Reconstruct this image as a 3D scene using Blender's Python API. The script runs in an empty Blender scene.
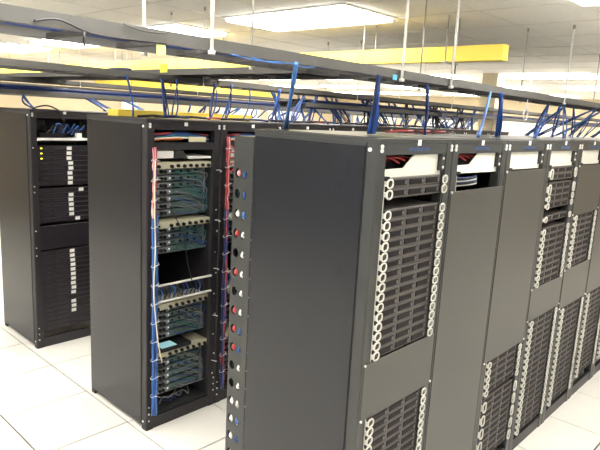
import bpy, math, random
from math import cos, sin, pi, radians
from mathutils import Vector, Matrix
random.seed(7)
S = bpy.context.scene
C = S.collection

# ------------------------------------------------------------ camera, world, exposure, lights
F_PX, CAM_H, YAW, PIT, ROL = 574.475, 2.18793, 0.745023, 0.188642, 0.0531459
cam_d = bpy.data.cameras.new('camera')
cam_d.sensor_width = 36.0
cam_d.lens = F_PX / 600 * 36.0
cam_d.clip_start = .02
cam = bpy.data.objects.new('camera', cam_d)
C.objects.link(cam)
_F = Vector((cos(YAW) * cos(PIT), sin(YAW) * cos(PIT), -sin(PIT)))
_R = Vector((sin(YAW), -cos(YAW), 0))
_U = _R.cross(_F)
_R2 = cos(ROL) * _R + sin(ROL) * _U
_U2 = -sin(ROL) * _R + cos(ROL) * _U
M = Matrix((_R2, _U2, -_F)).transposed().to_4x4()
M.translation = (0, 0, CAM_H)
cam.matrix_world = M
S.camera = cam
S.view_settings.view_transform = 'Standard'
S.view_settings.look = 'None'
S.view_settings.gamma = 1
S.view_settings.use_curve_mapping = False
S.view_settings.exposure = 0.55

w = bpy.data.worlds.new('world')
S.world = w
w.use_nodes = True
w.node_tree.nodes['Background'].inputs[0].default_value = (1.0, .97, .93, 1)
w.node_tree.nodes['Background'].inputs[1].default_value = 0.4

LAMP = 13.0            # radiance of the fluorescent diffusers

# ------------------------------------------------------------ layout
W, D, H = .5911, .7134, 2.1172
X1, Y1 = 1.8433, 1.3088
X2, Y2 = 1.983, 3.163
X3, Y3 = 2.004, 4.975
TX, TY, T = 1.9575, 3.3579, .6096
CEIL = 2.9
ROOM = (-4.2, 14.6, -3.6, 12.0)
LIGHTS = []
for lx in (-1.63, .81, 3.25, 5.69, 8.13, 10.57, 13.0):
    for ly in (-2.44, -.61, 1.22, 3.05, 4.88, 6.71, 8.54, 10.37):
        if (lx, ly) in ((5.69, 3.05), (3.25, 1.22), (5.69, 1.22), (8.13, 1.22), (-1.63, 8.54), (-1.63, 10.37), (.81, 10.37)):
            continue
        if lx > 9 and ly < 0: continue
        if (lx, ly) == (3.25, -.61): ly = .61
        LIGHTS.append((lx, ly))

# ------------------------------------------------------------ materials
MATS = {}
def mat(name, col, rough=.5, metal=0, var=0, vscale=30, bump=0, bscale=200, emit=0, spec=.5, coat=0, trans=0):
    if name in MATS: return MATS[name]
    m = bpy.data.materials.new(name)
    m.use_nodes = True
    nt = m.node_tree
    b = nt.nodes['Principled BSDF']
    b.inputs['Base Color'].default_value = (*col, 1)
    b.inputs['Roughness'].default_value = rough
    b.inputs['Metallic'].default_value = metal
    b.inputs['Specular IOR Level'].default_value = spec
    if coat: b.inputs['Coat Weight'].default_value = coat
    if trans: b.inputs['Subsurface Weight'].default_value = trans
    tc = nt.nodes.new('ShaderNodeTexCoord')
    if var:
        n = nt.nodes.new('ShaderNodeTexNoise')
        n.inputs['Scale'].default_value = vscale
        n.inputs['Detail'].default_value = 4
        nt.links.new(tc.outputs['Object'], n.inputs['Vector'])
        r = nt.nodes.new('ShaderNodeMapRange')
        r.inputs[1].default_value = .3; r.inputs[2].default_value = .7
        r.inputs[3].default_value = 1 - var; r.inputs[4].default_value = 1 + var
        nt.links.new(n.outputs[0], r.inputs[0])
        v = nt.nodes.new('ShaderNodeVectorMath'); v.operation = 'SCALE'
        v.inputs[0].default_value = col
        nt.links.new(r.outputs[0], v.inputs['Scale'])
        nt.links.new(v.outputs[0], b.inputs['Base Color'])
    if bump:
        n = nt.nodes.new('ShaderNodeTexNoise')
        n.inputs['Scale'].default_value = bscale
        nt.links.new(tc.outputs['Object'], n.inputs['Vector'])
        bp = nt.nodes.new('ShaderNodeBump')
        bp.inputs['Strength'].default_value = bump
        bp.inputs['Distance'].default_value = .001
        nt.links.new(n.outputs[0], bp.inputs['Height'])
        nt.links.new(bp.outputs[0], b.inputs['Normal'])
    if emit:
        b.inputs['Emission Color'].default_value = (*col, 1)
        b.inputs['Emission Strength'].default_value = emit
    MATS[name] = m
    return m

m_panel = mat('powder_coat_panel', (.013, .0145, .019), .27, var=.05, vscale=6, bump=.15, bscale=900)
m_frame = mat('powder_coat_frame', (.036, .038, .038), .38, var=.05, vscale=8)
m_dark = mat('powder_coat_dark', (.018, .016, .020), .45, var=.06, vscale=8)
m_blank = mat('blanking_panel_grey', (.058, .056, .050), .38, var=.03, vscale=5)
m_black = mat('black_plastic', (.012, .012, .014), .45, spec=.25)
m_inner = mat('rack_interior', (.02, .018, .024), .6)
m_server = mat('server_bezel', (.070, .060, .056), .45, var=.15, vscale=60)
m_bay = mat('drive_bay_black', (.012, .010, .011), .5, var=.3, vscale=120, spec=.15)
m_baycap = mat('drive_bay_latch', (.12, .10, .095), .4)
m_srv3 = mat('server_bezel_dark', (.013, .010, .015), .42, var=.1, vscale=60)
m_groove = mat('bezel_line_grey', (.075, .068, .07), .5)
m_handle = mat('handle_silver', (.62, .61, .56), .4, metal=.15)
m_bolt = mat('bolt_zinc', (.78, .78, .74), .3, metal=.3)
m_white = mat('white_paint', (.78, .77, .68), .5, var=.03)
m_label = mat('white_label', (.85, .85, .83), .6)
m_bluebadge = mat('badge_blue', (.05, .12, .34), .5)
m_beige = mat('beige_steel', (.52, .50, .37), .5, var=.06)
m_card = mat('line_card_grey', (.24, .25, .25), .5, var=.2, vscale=60)
m_cardteal = mat('line_card_teal', (.10, .15, .15), .5, var=.3, vscale=70)
m_blue = mat('cable_blue', (.025, .09, .34), .4, var=.15, vscale=20)
m_blue2 = mat('cable_light_blue', (.06, .19, .52), .4)
m_blue3 = mat('cable_dark_blue', (.014, .03, .12), .4)
m_red = mat('cable_red', (.45, .05, .05), .4)
m_pink = mat('cable_pink', (.72, .28, .33), .4)
m_orange = mat('cable_orange', (.7, .22, .06), .4)
m_ywhite = mat('cable_cream', (.78, .72, .5), .4)
m_wcable = mat('cable_white', (.75, .75, .75), .4)
m_bcable = mat('cable_black', (.015, .014, .018), .4)
m_teal = mat('cable_teal', (.02, .16, .14), .4)
m_tray = mat('cable_tray_grey', (.085, .082, .078), .5, var=.08, vscale=10)
m_rung = mat('cable_tray_rung', (.05, .047, .045), .5)
m_duct = mat('fibre_duct_yellow', (1.0, .76, .10), .35, var=.03, vscale=5)
m_tagg = mat('tag_lime', (.55, .62, .22), .5)
m_tagb = mat('tag_sky_blue', (.10, .50, .80), .5)
m_tagy = mat('tag_yellow', (.85, .8, .05), .5)
m_rod = mat('hanger_rod_white', (.78, .77, .73), .35)
m_rodg = mat('hanger_rod_grey', (.42, .40, .37), .4, metal=.5)
m_wall = mat('wall_cream', (.60, .50, .34), .7, var=.03, vscale=2)
m_wall2 = mat('wall_grey', (.16, .165, .18), .7, var=.03, vscale=2)
m_beigecol = mat('column_beige', (.60, .52, .36), .7, var=.03)
m_ceil = mat('ceiling_tile_white', (.88, .85, .775), .8, var=.04, vscale=40, bump=.3, bscale=120)
m_grid = mat('ceiling_grid', (.78, .75, .68), .5)
m_tile = mat('floor_tile_white', (.82, .80, .765), .28, var=.03, vscale=3.5, spec=.5)
m_slab = mat('floor_joint_grey', (.03, .028, .024), .8)
m_lamp = mat('lamp_diffuser', (1.0, .965, .885), .5, emit=LAMP)
m_lframe = mat('lamp_frame', (.8, .78, .7), .5)
m_led = mat('led_yellow', (.95, .85, .05), .5, emit=1.2)
m_leds = mat('led_white', (.75, .8, .9), .5, emit=.7)
m_screen = mat('screen_blue', (.35, .62, .68), .3, emit=.35)
m_glass = mat('window_glass', (.85, .87, .86), .08)
m_blind = mat('blind_cream', (.86, .84, .74), .6)

# ------------------------------------------------------------ mesh helpers
class MB:
    def __init__(s): s.v = []; s.f = []; s.sm = []
    def box(s, x0, x1, y0, y1, z0, z1):
        i = len(s.v)
        s.v += [(x0,y0,z0),(x1,y0,z0),(x1,y1,z0),(x0,y1,z0),(x0,y0,z1),(x1,y0,z1),(x1,y1,z1),(x0,y1,z1)]
        for q in ((0,3,2,1),(4,5,6,7),(0,1,5,4),(1,2,6,5),(2,3,7,6),(3,0,4,7)):
            s.f.append(tuple(i + k for k in q)); s.sm.append(False)
        return s
    def bbox(s, x0, x1, y0, y1, z0, z1, b=.002):
        """box with all vertical/horizontal front edges chamfered (for -y facing plates)"""
        i = len(s.v)
        s.v += [(x0,y1,z0),(x1,y1,z0),(x1,y1,z1),(x0,y1,z1),
                (x0,y0+b,z0),(x1,y0+b,z0),(x1,y0+b,z1),(x0,y0+b,z1),
                (x0+b,y0,z0+b),(x1-b,y0,z0+b),(x1-b,y0,z1-b),(x0+b,y0,z1-b)]
        for q in ((0,3,2,1),(0,1,5,4),(1,2,6,5),(2,3,7,6),(3,0,4,7),(4,5,9,8),(5,6,10,9),(6,7,11,10),(7,4,8,11),(8,9,10,11)):
            s.f.append(tuple(i + k for k in q)); s.sm.append(False)
        return s
    def prism_y(s, pts, y0, y1):
        """polygon in the xz plane, pushed from y0 to y1"""
        i = len(s.v); n = len(pts)
        s.v += [(x, y0, z) for x, z in pts] + [(x, y1, z) for x, z in pts]
        s.f.append(tuple(range(i, i + n))); s.sm.append(False)
        s.f.append(tuple(range(i + 2*n - 1, i + n - 1, -1))); s.sm.append(False)
        for k in range(n):
            a, b = i + k, i + (k + 1) % n
            s.f.append((b, a, a + n, b + n)); s.sm.append(False)
        return s
    def tube(s, pts, r, n=6, closed=False, cap=True):
        P = [Vector(p) for p in pts]; m = len(P); i = len(s.v)
        up = None
        for k in range(m):
            if closed: t = P[(k+1) % m] - P[k-1]
            else: t = P[min(k+1, m-1)] - P[max(k-1, 0)]
            t = t.normalized() if t.length > 1e-9 else Vector((0,0,1))
            if up is None:
                up = Vector((0,0,1)) if abs(t.z) < .9 else Vector((1,0,0))
            a = (up - t * up.dot(t)).normalized(); b = t.cross(a); up = a
            for j in range(n):
                q = P[k] + (a * cos(2*pi*j/n) + b * sin(2*pi*j/n)) * r
                s.v.append(tuple(q))
        for k in range(m if closed else m - 1):
            for j in range(n):
                a0 = i + k*n + j; a1 = i + k*n + (j+1) % n
                k2 = (k+1) % m
                s.f.append((a0, a1, i + k2*n + (j+1) % n, i + k2*n + j)); s.sm.append(True)
        if cap and not closed:
            s.f.append(tuple(i + j for j in reversed(range(n)))); s.sm.append(False)
            s.f.append(tuple(i + (m-1)*n + j for j in range(n))); s.sm.append(False)
        return s
    def cyl(s, p0, p1, r, n=8): return s.tube([p0, p1], r, n)
    def mesh(s, name, m):
        me = bpy.data.meshes.new(name)
        me.from_pydata(s.v, [], s.f)
        me.polygons.foreach_set('use_smooth', s.sm)
        me.materials.append(m)
        me.update()
        return me
    def build(s, name, m, parent=None, loc=None):
        return link(name, s.mesh(name, m), parent, loc)

def link(name, me, parent=None, loc=None):
    o = bpy.data.objects.new(name, me)
    C.objects.link(o)
    if parent is not None: o.parent = parent
    if loc is not None: o.location = loc
    return o
def tag(o, label=None, cat=None, group=None, kind=None):
    if label: o['label'] = label
    if cat: o['category'] = cat
    if group: o['group'] = group
    if kind: o['kind'] = kind
    return o
def empty(name, loc=(0,0,0), label=None, cat=None, group=None):
    o = bpy.data.objects.new(name, None)
    o.empty_display_size = .1
    C.objects.link(o); o.location = loc
    return tag(o, label, cat, group)
def struct(o): o['kind'] = 'structure'; return o
def smooth_path(pts, n=6):
    P = [Vector(p) for p in pts]
    if len(P) < 3: return P
    out = []
    for i in range(len(P) - 1):
        p0 = P[max(i-1, 0)]; p1 = P[i]; p2 = P[i+1]; p3 = P[min(i+2, len(P)-1)]
        for k in range(n):
            t = k / n
            out.append(.5 * ((2*p1) + (p2-p0)*t + (2*p0-5*p1+4*p2-p3)*t*t + (3*p1-p0-3*p2+p3)*t**3))
    out.append(P[-1])
    return out
ORD = ['topmost', 'second', 'third', 'fourth', 'fifth', 'sixth', 'seventh', 'eighth', 'ninth', 'tenth', 'eleventh', 'twelfth',
       'thirteenth', 'fourteenth', 'fifteenth', 'sixteenth', 'seventeenth', 'eighteenth', 'nineteenth', 'twentieth', 'twenty-first', 'twenty-second']
def nth(k): return 'topmost' if k == 0 else ORD[k] + ' from top'

# ------------------------------------------------------------ room shell
rx0, rx1, ry0, ry1 = ROOM
floor = struct(MB().box(rx0, rx1, ry0, ry1, -.08, -.012).build('floor', m_slab))
def chamfer_tile(hx, hy, th, g, b=.002):
    mb = MB(); x, y = hx - g, hy - g
    i = 0
    mb.v = [(-x,-y,-th),(x,-y,-th),(x,y,-th),(-x,y,-th),(-x,-y,-b),(x,-y,-b),(x,y,-b),(-x,y,-b),
            (-x+b,-y+b,0),(x-b,-y+b,0),(x-b,y-b,0),(-x+b,y-b,0)]
    mb.f = [(0,3,2,1),(0,1,5,4),(1,2,6,5),(2,3,7,6),(3,0,4,7),(4,5,9,8),(5,6,10,9),(6,7,11,10),(7,4,8,11),(8,9,10,11)]
    mb.sm = [False]*10
    return mb
tile_me = chamfer_tile(T/2, T/2, .012, .0058).mesh('floor_tile', m_tile)
far_tiles = MB()
n_t = 0
for i in range(-11, 22):
    for j in range(-12, 15):
        cx, cy = TX + (i + .5) * T, TY + (j + .5) * T
        if cx - T/2 < rx0 or cx + T/2 > rx1 or cy - T/2 < ry0 or cy + T/2 > ry1: continue
        near = (-1.0 < cx < 3.6 and 2.2 < cy < 8.0) or (1.5 < cx < 8 and -.6 < cy < 2.2)
        if near and n_t < 300:
            link('floor_tile', tile_me, floor, (cx, cy, 0)); n_t += 1
        else:
            k = len(far_tiles.v); base = chamfer_tile(T/2, T/2, .012, .0058)
            far_tiles.v += [(a + cx, b + cy, c) for a, b, c in base.v]
            far_tiles.f += [tuple(q + k for q in f) for f in base.f]; far_tiles.sm += base.sm
tag(far_tiles.build('floor_tiles', m_tile, floor), kind='stuff')

ceiling = struct(MB().box(rx0, rx1, ry0, ry1, CEIL + .02, CEIL + .12).build('ceiling', m_grid))
ct_me = MB().box(-T/2+.008, T/2-.008, -T/2+.008, T/2-.008, 0, .02).mesh('ceiling_tile', m_ceil)
far_ct = MB(); n_c = 0
lit = set()
GX, GY = 2.9452, 2.4404
for lx, ly in LIGHTS:
    for dy in (-.3048, .3048): lit.add((round((lx - GX)/T - .5), round((ly + dy - GY)/T - .5)))
for i in range(-14, 21):
    for j in range(-11, 17):
        if (i, j) in lit: continue
        cx, cy = GX + (i + .5)*T, GY + (j + .5)*T
        if cx - T/2 < rx0 or cx + T/2 > rx1 or cy - T/2 < ry0 or cy + T/2 > ry1: continue
        if 1.2 < cx < 9.0 and 1.2 < cy < 9.5 and n_c < 200:
            link('ceiling_tile', ct_me, ceiling, (cx, cy, CEIL)); n_c += 1
        else: far_ct.box(cx - T/2+.008, cx + T/2-.008, cy - T/2+.008, cy + T/2-.008, CEIL, CEIL + .02)
tag(far_ct.build('ceiling_tiles', m_ceil, ceiling), kind='stuff')
tg = MB()
for i in range(-12, 20):
    x = GX + i*T
    if rx0 < x < rx1: tg.box(x-.007, x+.007, ry0, ry1, CEIL-.003, CEIL+.02)
for j in range(-10, 16):
    y = GY + j*T
    if ry0 < y < ry1: tg.box(rx0, rx1, y-.007, y+.007, CEIL-.0025, CEIL+.02)
tag(tg.build('ceiling_grid', m_grid, ceiling), kind='stuff')

struct(MB().box(rx0, rx1, ry1, ry1+.1, -.08, CEIL+.12).build('wall_far', m_wall))
struct(MB().box(rx1, rx1+.1, ry0-.1, ry1+.1, -.08, CEIL+.12).build('wall_right', m_wall))
struct(MB().box(rx0-.1, rx0, ry0-.1, ry1+.1, -.08, CEIL+.12).build('wall_left', m_wall2))
struct(MB().box(rx0, rx1, ry0-.1, ry0, -.08, CEIL+.12).build('wall_near', m_wall2))
struct(MB().box(rx0, rx1, ry1-.012, ry1, 0, .1).build('baseboard_far', m_dark))
struct(MB().box(rx1-.012, rx1, ry0, ry1-.012, 0, .1).build('baseboard_right', m_dark))

# blinded windows high on the far walls
def window(n, horizontal, a0, a1):
    z0, z1 = 1.15, 2.34
    fr = MB()
    def bx(mb, u0, u1, d0, d1, zz0, zz1):
        if horizontal: mb.box(u0, u1, ry1 - d1, ry1 - d0, zz0, zz1)
        else: mb.box(rx1 - d1, rx1 - d0, u0, u1, zz0, zz1)
    for q in ((a0, a0+.05, z0, z1), (a1-.05, a1, z0, z1), (a0+.05, a1-.05, z0, z0+.05), (a0+.05, a1-.05, z1-.05, z1)):
        bx(fr, q[0], q[1], 0, .04, q[2], q[3])
    o = struct(fr.build('window_%d' % n, m_white))
    g = MB(); bx(g, a0+.05, a1-.05, .002, .008, z0+.05, z1-.05); g.build('pane', m_glass, o)
    k = int((a1 - a0 - .12) / .13)
    for i in range(k):
        s = MB(); u = a0 + .07 + i*.13
        bx(s, u, u+.115, .012 + .006*(i % 2), .016 + .006*(i % 2), z0+.07, z1-.06)
        s.build('blind_slat', m_blind, o)
wn = 1
for a, b in ((6.85, 7.25), (9.5, 11.1), (11.4, 12.9)):
    window(wn, True, a, b); wn += 1
for a in (2.6, 5.0, 7.4, 9.8):
    window(wn, False, a, a + 1.6); wn += 1

# structural column
struct(MB().box(7.77, 7.98, 3.62, 3.84, 0, CEIL).build('trim_1', m_beigecol))

# ------------------------------------------------------------ ceiling lights
fr = MB()
a, b, e = .297, .602, .022
fr.box(-a, a, -b, -b+e, -.006, .02).box(-a, a, b-e, b, -.006, .02).box(-a, -a+e, -b+e, b-e, -.006, .02).box(a-e, a, -b+e, b-e, -.006, .02)
lf_me = fr.mesh('frame', m_lframe)
ld_me = MB().box(-a+e, a-e, -b+e, b-e, -.028, .012).mesh('diffuser', m_lamp)
for k, (lx, ly) in enumerate(LIGHTS):
    seen = (lx, ly) in ((3.25, 3.05), (3.25, 4.88), (3.25, 6.71), (8.13, 3.05))
    lab = {(3.25, 3.05): 'large glowing fluorescent ceiling light nearest the camera, above the front tray',
           (3.25, 4.88): 'glowing ceiling light half hidden behind the nearest overhead tray',
           (3.25, 6.71): 'glowing ceiling light at upper left beneath the nearest tray',
           (8.13, 3.05): 'glowing ceiling light at right beyond the yellow duct end, nearest of those'}.get((lx, ly))
    t = empty('ceiling_light', (lx, ly, CEIL - .004), lab or '%s ceiling light from the near end, in the %s line counted from the left' % (['first','second','third','fourth','fifth','sixth','seventh','eighth'][round((ly+2.44)/1.83)], ['first','second','third','fourth','fifth','sixth','seventh'][round((lx+1.63)/2.44)]), 'light', 'recessed ceiling lights')
    link('frame', lf_me, t); link('diffuser', ld_me, t)

# ------------------------------------------------------------ rack parts
def copy_part(o, parent): 
    c = o.copy(); C.objects.link(c); c.parent = parent; return c
bolt_me = MB().cyl((0, .002, 0), (0, -.005, 0), .0085, 8).mesh('bolt', m_bolt)
sbolt_me = MB().cyl((0, .002, 0), (0, -.004, 0), .006, 6).mesh('bolt', m_bolt)
xbolt_me = MB().cyl((.002, 0, 0), (-.005, 0, 0), .0085, 8).mesh('bolt', m_bolt)
nW = W - .003          # built width, hairline gap between neighbours
badge_mb = MB()
xx = 0
rb = random.Random(3)
for k in range(13):
    wdt = rb.choice((.007, .009, .011))
    badge_mb.box(xx, xx+.0025, -.001, 0, 0, .013)
    if k % 3: badge_mb.box(xx, xx+wdt, -.001, 0, .0105, .013)
    if k % 2: badge_mb.box(xx, xx+wdt, -.001, 0, 0, .0025)
    if k % 4 == 1: badge_mb.box(xx+wdt-.0025, xx+wdt, -.001, 0, 0, .013)
    xx += wdt + .004
badge_me = badge_mb.mesh('badge', m_bluebadge)

def rack_shell(x0, y0, label, dark=False, left_panel=True, right_panel=False, back=True, group=None, name='server_rack', D=D):
    mf = m_dark if dark else m_frame
    t = empty(name, (x0, y0, 0), label, 'rack', group)
    post = .055
    # four corner posts with rounded-ish chamfer
    for sx, sy in ((0,0),(1,0),(0,1),(1,1)):
        m = MB()
        a0 = 0 if sx == 0 else nW - post; b0 = 0 if sy == 0 else D - post
        c = .006
        pts = [(a0, b0), (a0+post, b0), (a0+post, b0+post), (a0, b0+post)]
        i = 0
        oc = (0 if sx == 0 else 1) if sy == 0 else (3 if sx == 0 else 2)
        poly = []
        for q, p in enumerate(pts):
            if q == oc:
                px, py = pts[q-1]; nx, ny = pts[(q+1) % 4]
                l1 = Vector((px-p[0], py-p[1])).normalized()*c; l2 = Vector((nx-p[0], ny-p[1])).normalized()*c
                poly += [(p[0]+l1.x, p[1]+l1.y), (p[0]+l2.x, p[1]+l2.y)]
            else: poly.append(p)
        n = len(poly)
        m.v = [(p[0], p[1], .0) for p in poly] + [(p[0], p[1], H-.02) for p in poly]
        m.f = [tuple(reversed(range(n))), tuple(range(n, 2*n))] + [(k, (k+1) % n, (k+1) % n + n, k + n) for k in range(n)]
        m.sm = [False]*(n+2)
        m.build('corner_post', mf, t)
    # top plate, header, plinth
    MB().box(.0, nW, .0, D, H-.02, H-.003).box(.02, nW-.02, .05, D-.05, H-.003, H).build('top_plate', mf, t)
    MB().bbox(.056, nW-.056, .001, .02, 2.05, H-.021).build('header_plate', mf, t)
    MB().bbox(.056, nW-.056, .004, .03, 0, .085).build('plinth', m_dark, t)
    if left_panel:
        MB().box(.0, .004, .0585, D-.0555, .03, 2.0965).build('side_panel', m_frame, t)
        if left_panel == 'full':
            # raised panel skin with visible border and bolts
            m = MB()
            x = -.004
            y0p, y1p, z0p, z1p = .0615, D-.012, .035, 2.082
            m.box(x, -.0002, y0p, y1p, z0p, z1p)
            m.build('side_panel_skin', m_panel, t)
            MB().box(-.0015, -.0001, .056, .0615, .03, 2.086).build('panel_seam', m_black, t)
            for bz in (2.07, .06):
                for by in (.05, D-.03):
                    if by < .1: link('bolt', xbolt_me, t, (0, by-.012, bz))
    if right_panel:
        MB().box(nW-.004, nW, .056, D-.056, .03, 2.085).build('side_panel', m_panel, t)
    if back:
        MB().box(.056, nW-.056, D-.012, D-.004, .09, 2.095).build('rear_door', m_inner, t)
    for bx in (.022, nW-.018):
        for bz in (H-.012-.021, H-.047-.0): link('bolt', bolt_me, t, (bx, -.0005, bz - (.0 if bz > 2.08 else .002)))
    return t

def tagplate(t, x, z, w_=.026, h_=.024):
    MB().box(x-w_/2, x+w_/2, -.0015, .0012, z-h_/2, z+h_/2).build('header_label', m_label, t)

# server with ring handles -------------------------------------------------
def ring_pts(w_, h_, flat_left=True, n=5):
    pts = []
    r = min(w_, h_)/2*.85
    for cx, cz, a0 in ((w_/2-r, h_/2-r, 0), (-w_/2+r, h_/2-r, 90), (-w_/2+r, -h_/2+r, 180), (w_/2-r, -h_/2+r, 270)):
        for k in range(n):
            an = radians(a0 + 90*k/(n-1))
            pts.append((cx + r*cos(an), 0, cz + r*sin(an)))
    return pts
def server_meshes(h):
    hh = h - .003
    body = MB().bbox(.1045, .4995, .004, .52, -hh/2, hh/2, .002).mesh('rack_server', m_server)
    rh = min(hh*.84, .062)
    ring = []
    for s in (-1, 1):
        m = MB()
        m.tube([(p[0], 0, p[2]) for p in ring_pts(.038, rh)], .0040, 6, closed=True)
        x = -.0245 if s < 0 else .0245
        m.box(min(x, x*.74), max(x, x*.74), .002, .016, -rh*.30, rh*.30)
        ring.append(m.mesh('handle', m_handle))
    ears = [MB().bbox(.073, .104, .006, .02, -hh/2, hh/2, .001).mesh('mounting_ear', m_black), MB().bbox(.5, .5185, .006, .02, -hh/2, hh/2, .001).mesh('mounting_ear', m_black)]
    bay = MB().bbox(-.055, .055, -.0035, .006, -.0125, .0125, .0015)
    bayme = bay.mesh('drive_bay', m_bay)
    latch = MB().bbox(-.005, .005, -.0055, -.003, -.008, .008, .001).mesh('bay_latch', m_baycap)
    return body, ring, bayme, latch, hh, ears
SM = {1: server_meshes(.0437), 2: server_meshes(.0875)}
def z_true(z): return z + (CAM_H - z) * .009
n_srv = 0
def server(x0, y0, zc, u, label, group, detail=True):
    body, ring, bay, latch, hh, ears = SM[u]
    o = link('rack_server', body, None, (x0, y0, z_true(zc)))
    tag(o, label, 'server', group)
    link('handle', ring[0], o, (.083, -.012, 0))
    link('handle', ring[1], o, (.520, -.012, 0))
    for e in ears: link('mounting_ear', e, o)
    rows = 1 if u == 1 else 2
    for bx in (.170, .302, .434):
        for rz in range(rows):
            c = link('drive_bay', SM[1][2], o, (bx, .004, hh*(-.5 + (rz+.5)/rows)))
            link('bay_latch', SM[1][3], c, (.044, 0, 0))
    return o

def mounting_rails(t, z0, z1):
    for a, b, mm in ((.0585, .0695, m_handle), (.5235, .5335, m_frame)):
        MB().box(a, b, .004, .02, z0, z1).build('mounting_rail', mm, t)

def blank(t, z0, z1, wide=True, bolts=True):
    z0, z1 = z_true(z0), z_true(z1)
    x0, x1 = (.016, nW-.006) if wide else (.058, .533)
    MB().bbox(x0, x1, -.004, .0, z0, z1, .0015).build('blanking_panel', m_blank, t)
    if bolts:
        for bx, bz in ((x0+.001, z1-.003), (x0+.001, z0+.003), (x1-.003, z0+.012)):
            link('bolt', sbolt_me, t, (bx, -.005, bz))

def white_plate(t, notch=True):
    pts = [(.062, 1.952), (.55, 1.948), (.55, 1.972), (.502, 1.974), (.502, 2.049)]
    pts += [(.30, 2.049), (.225, 1.992), (.062, 1.990)] if notch else [(.085, 2.049), (.075, 2.035), (.062, 2.0)]
    MB().prism_y(list(reversed(pts)), .0245, .03).build('white_blanking_plate', m_white, t)
    MB().box(.0565, .095, .0, .02, 1.947, 1.963).build('bracket', m_black, t)
    MB().box(.503, nW-.0565, .004, .02, 1.976, 2.049).build('bracket', m_frame, t)
    for bz in (1.99, 2.03): link('bolt', sbolt_me, t, (.514, .0035, bz))
    # dark back of the slot and a bit of red cabling showing through
    MB().box(.0565, nW-.0565, .12, .13, 1.94, 2.049).build('slot_backing', m_inner, t)
    if notch:
        for q in range(3):
            p = [(.10+.05*q, .1, 2.00+.008*q), (.16+.05*q, .07, 2.035), (.23+.04*q, .05, 2.01+.01*q)]
            MB().tube(smooth_path(p, 4), .005, 5).build('red_cable', m_red, t)

# stack layout for the front row: (kind, parameters)
FRONT = {
 0: dict(name='nearest front-row rack', ones=[('upper', [1.934-.0437*k for k in (0,1,*range(3,18))], 1), ('lower', [.879-.0437*k for k in range(18)], 1)],
         blanks=[(.903, 1.166)], notch=True),
 1: dict(name='second front-row rack', ones=[], blanks=[(.095, 1.868)], notch=True),
 2: dict(name='third front-row rack', ones=[('lower', [.793-.0449*k for k in range(5)], 1), ('bottom', [.523-.0875*k for k in range(5)], 2)],
         blanks=[(.818, 1.944)], notch=False),
 3: dict(name='fourth front-row rack', ones=[('top', [1.905, 1.806], 2), ('upper', [1.745, 1.699, 1.612, *[1.529-.0437*k for k in range(9)]], 1),
         ('lower', [.91-.0437*k for k in range(19)], 1)], blanks=[(.935, 1.157)], notch=False),
 4: dict(name='fifth front-row rack', ones=[('upper', [1.567-.0437*k for k in range(9)], 1), ('lower', [.868-.0437*k for k in range(18)], 1)],
         blanks=[(1.592, 1.944), (.893, 1.19)], notch=False),
 5: dict(name='sixth front-row rack', ones=[('lower', [.868-.0437*k for k in range(17)], 1)], blanks=[(.893, 1.944)], notch=False),
 6: dict(name='seventh front-row rack', ones=[('lower', [.868-.0437*k for k in range(17)], 1)], blanks=[(.893, 1.944)], notch=False),
 7: dict(name='eighth front-row rack', ones=[], blanks=[(.095, 1.944)], notch=False),
}
RLAB = {0: 'charcoal server rack nearest the camera, whose big dark side panel faces the aisle',
        1: 'charcoal rack second along front row, closed by one tall blank panel',
        2: 'charcoal rack third along front row, blank above and servers below',
        3: 'charcoal rack fourth along front row with servers up to its top',
        4: 'charcoal rack fifth along front row with servers at mid height',
        5: 'charcoal rack sixth along front row at right edge of photo',
        6: 'charcoal rack seventh along front row, low at the right edge',
        7: 'charcoal rack eighth and last along the front row'}
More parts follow.
